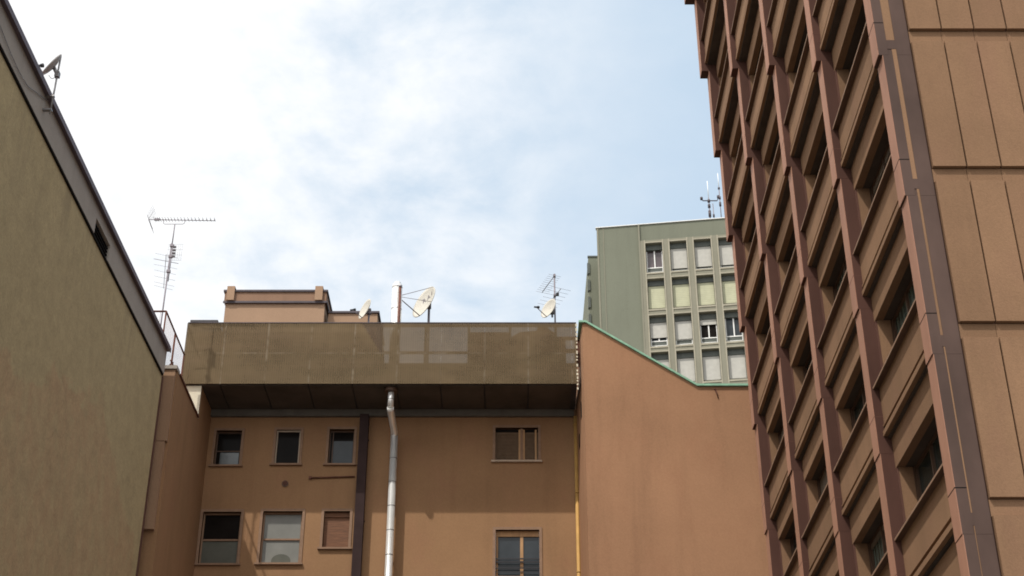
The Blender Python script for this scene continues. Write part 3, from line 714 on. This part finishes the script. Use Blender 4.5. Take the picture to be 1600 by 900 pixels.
def gwin(r, c):
    a, e, zb, zt = holes[r * 6 + c]; wd = e - a; h = zt - zb
    mb = MB(GM)
    mb.box(a + .03, a + .09, .34, .42, zb + .22, zt - .45); mb.box(e - .09, e - .03, .34, .42, zb + .22, zt - .45); mb.box(a + .09, e - .09, .34, .42, zb + .22, zb + .30)
    mb.box(a + .09, e - .09, .34, .42, zb + .62, zb + .70); mb.box((a + e) / 2 - .045, (a + e) / 2 + .045, .34, .42, zb + .70, zt - .45)
    o = mb.build('window', M['white_paint'], go)
    mb = MB(GM); mb.box(a + .05, e - .05, .44, .46, zb + .2, zt - .4); mb.build('pane', M['glass_dark'] if r == 2 and c == 2 else M['glass_blue'] if r == 2 else M['glass_plum'], o)
    mb = MB(GM); mb.box(a + .09, e - .09, .37, .40, zb + .30, zb + .62); mb.build('apron_panel', M['shutter_box'], o)
    mb = MB(GM); mb.box(a + .002, e - .002, .20, .50, zt - .45, zt - .002); mb.build('shutter_box', M['shutter_box'], o)
    mb = MB(GM); mb.box(a - .01, e + .01, .05, .5, zb + .002, zb + .10); mb.build('sill', M['green_grid'], o)
    drop = {(0, 0): 0, (2, 0): .62, (2, 1): .74, (2, 2): .22, (2, 3): .0}.get((r, c), .93 if r != 0 else .84)
    if r == 0 and c: drop = .86
    if drop:
        zs = (zt - .45) - (zt - .45 - zb - .12) * drop
        mb = MB(GM); mb.box(a + .03, e - .03, .26, .30, zs, zt - .46); mb.build('shutter', M['shutter_yellow'] if r == 1 else M['shutter'], o)
for r in range(5):
    for c in range(6): gwin(r, c)
# recessed wing at its left
P0 = atY(919, 402, 105.0); P1 = atY(932, 401, 105.0)
mb = MB(); mb.prism([(P0.x, 105, GZ), (P1.x + 3, 105, GZ), (P1.x + 3, 105, P0.z), (P0.x, 105, P0.z)], (0, 12, 0)); mb.build('recessed_wing', M['green'], go)
mb = MB()
for k in range(9): mb.box(P0.x - .10, P0.x + .1, 104.9, 105.3, P0.z - 1.6 - 1.6 * k, P0.z - .6 - 1.6 * k)
mb.build('end_louvre', M['shutter_box'], go)
mb = MB(); mb.box(P0.x - .05, P1.x + 3, 104.93, 105.2, P0.z + .003, P0.z + .12); mb.build('wing_roof_edge', M['shutter_box'], go)

# ================================================================== DISHES AND ANTENNAS
def face(cpx, Yd, minor, ratio):
    c = atY(*cpx, Yd); w = -c.normalized(); ri = Vector((0, 0, 1)).cross(w).normalized(); ui = w.cross(ri)
    mv = (ri * minor[0] + ui * minor[1]).normalized()
    return w * ratio + mv * math.sqrt(1 - ratio * ratio)
def dish(label, cpx, Yd, n, Rr, mat, pole=None, lnb_dist=0.62, struts=1, lettering=False, back_pole=None, asp=1.08):
    """an offset dish: shallow bowl about its centre, feed arm from the lower rim, horn, back bracket, own pole"""
    o = empty('satellite_dish', label, 'satellite dish', 'satellite dishes on the roofs')
    c = atY(*cpx, Yd); n = Vector(n).normalized()
    up = (Vector((0, 0, 1)) - n * n.z).normalized(); rt = up.cross(n).normalized()
    mb = MB(); rings = []; seg = 40
    def bowl(off, flip):
        rs = []
        for k in range(9):
            t = k / 8; d = -.24 * Rr * (1 - t * t)
            if k == 0: rs.append([mb.vert(c + n * (d + off))]); continue
            rs.append([mb.vert(c + n * (d + off) + rt * (Rr * t * math.cos(2*math.pi*j/seg)) + up * (Rr * asp * t * math.sin(2*math.pi*j/seg))) for j in range(seg)])
        for j in range(seg): mb.face([rs[0][0], rs[1][j], rs[1][(j+1) % seg]], True)
        for k in range(1, 8):
            for j in range(seg): mb.face([rs[k][j], rs[k+1][j], rs[k+1][(j+1) % seg], rs[k][(j+1) % seg]], True)
        return rs[-1]
    r1 = bowl(0, False); r2 = bowl(-.022, True)
    for j in range(seg): mb.face([r1[j], r2[j], r2[(j+1) % seg], r1[(j+1) % seg]])
    mb.build('reflector', mat, o)
    low = c - up * (Rr * asp * .97); lnb = c + n * (Rr * lnb_dist * 2.2) - up * (Rr * asp * .75)
    mb = MB(); mb.tube([low - n * .03, lnb], .016 if Rr < .6 else .020, 8)
    if struts == 3:
        for sgn in (-1,): mb.tube([c + rt * (Rr * .55 * sgn) * -1 + up * (Rr * asp * .80), lnb], .012, 6)
        mb.tube([c + rt * (Rr * .9) - up * (Rr * asp * .42), lnb], .010, 6)
    mb.build('feed_arm', M['mast'], o)
    d = (c - lnb).normalized()
    mb = MB(); mb.tube([lnb - d * .10, lnb + d * .06], .035, 10); mb.tube([lnb + d * .06, lnb + d * .13], .05, 12, r2=.06)
    mb.build('feed_horn', M['black_plastic'], o)
    if pole:
        pt, pz0 = pole                            # pole top pixel, foot height
        pp = c - n * (.24 * Rr + .12); ptop = pp + Vector((0, 0, pt)); 
        mb = MB(); mb.tube([(pp.x, pp.y, pz0), (pp.x, pp.y, ptop.z)], .038 if Rr < .6 else .05, 10); mb.build('pole', M['mast'], o)
        mb = MB(); mb.tube([c - n * .24 * Rr, pp], .07, 8); mb.box(pp.x - .08, pp.x + .08, pp.y - .08, pp.y + .08, pp.z - .12, pp.z + .10); mb.build('mount', M['mast'], o)
    if lettering:
        fc = bpy.data.curves.new('lettering', 'FONT'); fc.body = 'R A I'; fc.size = .30; fc.align_x = 'CENTER'; fc.align_y = 'CENTER'; fc.extrude = .002
        to = bpy.data.objects.new('lettering_source', fc); col.objects.link(to)
        dg = bpy.context.evaluated_depsgraph_get(); me = bpy.data.meshes.new_from_object(to.evaluated_get(dg)); bpy.data.objects.remove(to)
        tl_ = bpy.data.objects.new('lettering', me); col.objects.link(tl_); me.materials.append(M['mast'])
        e1 = (rt * .95 + up * .25).normalized(); e2 = n.cross(e1).normalized()
        for v in me.vertices:
            a, b_ = v.co.x * 1.0, v.co.y
            p = c + e1 * a + e2 * b_ + up * (Rr * .42)
            rr = ((p - c).dot(rt) ** 2 + ((p - c).dot(up) / asp) ** 2) / (Rr * Rr)
            v.co = p + n * (-.24 * Rr * (1 - rr) + .008 + (v.co.z if abs(v.co.z) < .01 else 0))
        tl_.parent = o
    return o, c, n, up, rt, lnb
dish('small cream dish seen nearly edge on, in front of the roof annex', (569.5, 482.5), 51.6, face((569.5, 482.5), 51.6, (-.89, .45), .28), .42, M['dish'], (.1, SZ + .56), .5)
dish('largest cream dish with dark lettering and strut arms, right of the flue', (662, 471.5), 51.2, face((662, 471.5), 51.2, (-.84, .55), .36), .68, M['dish'], (.12, SZ + .56), .78, 3, True)
dish('cream dish on the antenna mast at the right end of the screened roof', (856.5, 481.5), 51.0, face((856.5, 481.5), 51.0, (-.80, .60), .45), .41, M['dish'], (-.02, 28.2), .62)

# dish on the left building, seen from behind, on its own wall pole
dl = dish('grey dish seen from behind on a pole above the left roof edge', (79.5, 101), 31.0, face((79, 101), 31.0, (-.86, .51), -.12), .37, M['dish_grey'], None, .22)
o, c = dl[0], dl[1]; n = dl[2]
pl_b = hit(79, 172, Vector((LX0 + .2, 0, 0)), Vector((1, -LK, 0)))
zt = atY(91, 88, pl_b.y).z
mb = MB(); mb.tube([(pl_b.x, pl_b.y, pl_b.z - .12), (pl_b.x, pl_b.y, zt)], .026, 8); mb.build('pole', M['galv'], o)
ms = Vector((pl_b.x, pl_b.y, atY(85.5, 117, pl_b.y).z))
mb = MB(); mb.tube([c - n * .10, ms], .05, 8); mb.box(ms.x - .06, ms.x + .06, ms.y - .06, ms.y + .06, ms.z - .08, ms.z + .08); mb.build('mount', M['galv'], o)
for dz in (-.02, .42): mb = MB(); mb.box(pl_b.x - .20, pl_b.x + .035, pl_b.y - .05, pl_b.y + .05, pl_b.z + dz, pl_b.z + dz + .045); mb.build('wall_bracket', M['galv'], o)
mb = MB(); a = c - Vector((0, 0, .35)); mb.tube([a + (ms - a) * t + Vector((0, 0, -.12 * math.sin(math.pi * t))) for t in [k / 8 for k in range(9)]], .008, 5); mb.build('cable', M['black_plastic'], o)

mb = MB(); bp, bn = Vector((LX0 + .03, 0, 0)), Vector((1, -LK, 0))
mb.tube([hit(x, y, bp, bn) for x, y in ((75, 158), (62, 148), (43, 134), (30, 112), (18, 86), (8, 60), (-6, 24))], .012, 6); mb.build('cable', M['galv'], o)

# left roof antenna: mast, long UHF yagi, VHF yagi, panel
AY = 48.0
ta = empty('tv_antenna', 'tall mast with a long horizontal yagi, rising behind the terrace railing', 'antenna', 'antennas on the roofs')
mt = atY(270.5, 352, AY); ax = (mt.x + atY(262, 440, AY).x) / 2
def ap(x, y, dy=0): return atY(x, y, AY + dy)
mb = MB(); mb.tube([(ax, AY, 23.2), (ax, AY, ap(267, 380).z)], .030, 8); mb.tube([(ax + .02, AY, ap(267, 384).z), (ax + .02, AY, mt.z + .05)], .022, 8)
mb.tube([(ax + .06, AY - .02, ap(265, 440).z), (ax + .06, AY - .02, ap(266, 382).z)], .018, 6)
for yy in (384, 401, 424): zz = ap(266, yy).z; mb.box(ax - .05, ax + .09, AY - .05, AY + .05, zz - .05, zz + .05)
mb.build('mast', M['mast'], ta)
bz_ = ap(270, 344).z; xa = ap(232, 344).x; xb = ap(336, 344).x
mb = MB(); mb.tube([(xa, AY, bz_ + .03), (xb, AY, bz_ - .03)], .014, 8)
xl_, xr_ = ap(255, 350).x, ap(288, 350).x
mb.tube([(xl_, AY, bz_), (xl_, AY, bz_ - .14), (xl_ + .06, AY, bz_ - .18), (xr_ - .06, AY, bz_ - .18), (xr_, AY, bz_ - .14), (xr_, AY, bz_)], .011, 6)
mb.build('boom', M['mast'], ta)
mb = MB(); n = 20
for k in range(n):
    t = (k / (n - 1)) ** 1.25; x = xa + .22 + (xb - xa - .24) * t; l = .19 - .05 * t
    mb.tube([(x, AY - l, bz_ + .03), (x + .01, AY + l, bz_ + .03)], .007, 5); mb.box(x - .014, x + .014, AY - .02, AY + .02, bz_ - .005, bz_ + .05)
mb.box(xa + .24, xa + .42, AY - .03, AY + .03, bz_ - .01, bz_ + .075)
mb.build('director', M['mast'], ta)
mb = MB()
for k in range(7):
    t = k / 6; mb.tube([(xa + .02 + .16 * t, AY - .32, bz_ + .03 - .42 * t), (xa + .02 + .16 * t, AY + .32, bz_ + .03 - .42 * t)], .006, 5)
    mb.tube([(xa + .0 + .16 * t, AY - .32, bz_ + .05 + .42 * t), (xa + .0 + .16 * t, AY + .32, bz_ + .05 + .42 * t)], .004, 5)
mb.tube([(xa, AY, bz_ + .03), (xa + .2, AY, bz_ - .40)], .018, 6); mb.tube([(xa, AY, bz_ + .05), (xa + .18, AY, bz_ + .50)], .006, 5)
mb.build('reflector', M['mast'], ta)
vz = ap(265, 409).z
mb = MB(); mb.tube([(ax - .02, AY - .5, vz + .02), (ax - .62, AY + 2.0, vz)], .010, 6)
mb.build('cross_boom', M['mast'], ta)
mb = MB()
for k, (dy, hl) in enumerate(((-.42, .42), (-.02, .46), (.38, .44), (.80, .41), (1.25, .40), (1.7, .38), (1.98, .36))):
    r_ = .011 if k == 1 else .0055
    xc = ax + .0 - .25 * (dy + .5)
    mb.tube([(xc - hl, AY + dy - .05, vz + .09), (xc + hl, AY + dy + .07, vz - .05)], r_, 5)
mb.build('dipole', M['mast'], ta)
pz = ap(268, 392).z
mb = MB(); xg = ax + .12
for k in range(8): mb.tube([(xg - .30 + .075 * k + .05, AY + .1, pz - .36), (xg - .30 + .075 * k + .05, AY + .1, pz + .36)], .004, 5)
for k in range(4): mb.tube([(xg - .27, AY + .1, pz - .36 + .24 * k), (xg + .30, AY + .1, pz - .36 + .24 * k)], .004, 5)
mb.build('panel_grid', M['galv'], ta)
mb = MB()
for k in range(4): zz = pz + .12 - .14 * k; mb.box(xg - .04, xg + .07, AY - .06, AY + .0, zz, zz + .07)
mb.build('amplifier', M['dark_metal'], ta)

# right roof antenna: mast with two yagis (the dish hangs on its lower mast)
BYm = 51.25
tb = empty('tv_antenna', 'short mast with two slanting yagis above the rightmost roof dish', 'antenna', 'antennas on the roofs')
bx_ = atY(866.8, 465, BYm).x; zt = atY(866, 428, BYm).z
mb = MB(); mb.tube([(bx_, BYm, SZ + .56), (bx_, BYm, zt)], .032, 8)
for yy in (431, 462): zz = atY(866, yy, BYm).z; mb.box(bx_ - .05, bx_ + .05, BYm - .06, BYm + .06, zz - .05, zz + .04)
mb.build('mast', M['mast'], tb)
def yagi(parent, pa, pb, n, hl, ax_, r=.011):
    mb = MB(); mb.tube([pa, pb], r, 6); mb.build('boom', M['mast'], parent)
    mb = MB()
    for k in range(n):
        p = pa + (pb - pa) * (k / (n - 1)); mb.tube([p - ax_ * hl, p + ax_ * hl], .0055, 5)
    mb.build('dipole', M['mast'], parent)
A0 = Vector((bx_, BYm, atY(866, 431, BYm).z)); A1 = atY(847, 457, BYm + .55); 
hx = (A1 - A0).cross(Vector((0, 0, 1))).normalized()
yagi(tb, A0 + (A0 - A1) * .02, A1, 10, .26, (Vector((1, .3, -.08))).normalized(), .016)
B0 = Vector((bx_, BYm, atY(866, 463, BYm).z)); B1 = atY(876.5, 451, BYm - .5); B2 = B0 + (B0 - B1) * 1.2
yagi(tb, B1, B2, 6, .42, (Vector((1, .35, -.06))).normalized(), .013)
mb = MB(); q = atY(871, 460, BYm - .15); mb.box(q.x - .06, q.x + .06, q.y - .06, q.y + .06, q.z - .05, q.z + .05); mb.build('junction_box', M['black_plastic'], tb)

# antennas on the office block roof
def gpt(x, y, inn=1.0): return hit(x, y, G0 - Gn * inn, Gn)
def whip(label, x, yb, yt, r, cross=None, bits=()):
    o = empty('roof_antenna', label, 'antenna', 'antennas on the roofs')
    b_ = gpt(x, yb); t_ = gpt(x, yt); b_ = Vector((b_.x, b_.y, GT - .02)); t_ = Vector((b_.x, b_.y, t_.z))
    mb = MB(); mb.tube([b_, t_], r, 6); mb.build('mast', M['mast'], o)
    if bits:
        mb = MB()
        for yy, h in bits: zz = gpt(x, yy).z; mb.tube([(b_.x, b_.y, zz - h), (b_.x, b_.y, zz + h)], r * 2.2, 8)
        mb.build('collar', M['dark_metal'], o)
    return o, b_
o, b_ = whip('roof mast with a bent crossbar on the grey green block', 1109.5, 340, 309, .05, bits=((314, .12), (322, .15), (334, .28)))
z = gpt(1109, 313.5).z; lx = gpt(1096, 313).x - b_.x; rx = gpt(1123, 311).x - b_.x
mb = MB(); mb.tube([b_ * 1 + Vector((lx, 0, z - b_.z + .14)), b_ + Vector((lx + .12, 0, z - b_.z)), b_ + Vector((rx - .12, 0, z - b_.z)), b_ + Vector((rx, 0, z - b_.z + .30))], .045, 6)
for x_, zz in ((lx, .20), (rx, .36)): mb.tube([b_ + Vector((x_, 0, z - b_.z + zz - .1)), b_ + Vector((x_, 0, z - b_.z + zz + .12))], .11, 8)
mb.build('crossbar', M['dark_metal'], o)
mb = MB(); mb.tube([b_ + Vector((0, 0, z - b_.z + .3)), b_ + Vector((0, 0, z - b_.z + 1.9))], .03, 5); mb.build('whip', M['white_paint'], o)
whip('shortest thin roof rod between the crossbar mast and the white tipped whip', 1115.5, 339, 318, .035, bits=((337, .12),))
o, b_ = whip('tall thin roof whip with white tip beside the brown tower', 1127, 339, 293, .04, bits=((309, .12), (319, .18), (294, .08)))
z = gpt(1127, 293).z
mb = MB(); mb.tube([(b_.x, b_.y, z), (b_.x, b_.y, z + 1.4)], .03, 5); mb.build('whip', M['white_paint'], o)
rb = empty('roof_box', 'small brown plant box on the grey green roof beside the tower', 'roof box')
c = gpt(1136, 337, 1.5); mb = MB(); mb.box(c.x - .35, c.x + 1.2, c.y, c.y + 1, GT - .02, GT + .42); mb.build('casing', M['rust'], rb)
mb = MB(); mb.box(c.x - .42, c.x + 1.25, c.y - .05, c.y + 1.05, GT + .423, GT + .50); mb.build('lid', M['dark_metal'], rb)

# ================================================================== terrace railing
RX, RZ = -12.28, 25.63
rl = empty('railing', 'rusty brown terrace railing climbing beside the end of the left roof edge', 'railing')
mb = MB(); mb.tube([(-15, 46.05, RZ), (RX, 46.05, RZ)], .035, 6); mb.tube([(RX, 46.05, RZ), (RX, 49.35, RZ)], .035, 6)
mb.build('handrail', M['rust'], rl)
for yy in (46.05, 47.7, 49.35):
    mb = MB(); mb.box(RX - .025, RX + .025, yy - .025, yy + .025, WZ - .02, RZ - .02); mb.build('post', M['rust'], rl)
mb = MB()
for k in range(24):
    yy = 46.15 + .14 * k; mb.tube([(RX, yy, WZ + .5), (RX, yy, RZ - .03)], .006, 5)
for k in range(12): mb.tube([(RX - .2 - .2 * k, 46.05, WZ + .5), (RX - .2 - .2 * k, 46.05, RZ - .03)], .006, 5)
mb.tube([(RX, 46.05, WZ + .5), (RX, 49.35, WZ + .5)], .02, 6)
mb.build('baluster', M['rust'], rl)
br_ = empty('bracket_frame', 'small dark rusty frame lying on the terrace edge under the railing', 'metal frame')
mb = MB()
for a in (46.5, 46.8, 47.1, 47.4): mb.tube([(-12.05, a, WZ + .04), (-11.95, a + .08, WZ + .52)], .035, 6)
for zz in (.12, .34, .50): mb.tube([(-12.03 + zz * .1, 46.4, WZ + zz), (-12.03 + zz * .1, 47.6, WZ + zz)], .035, 6)
mb.build('frame', M['rust'], br_)
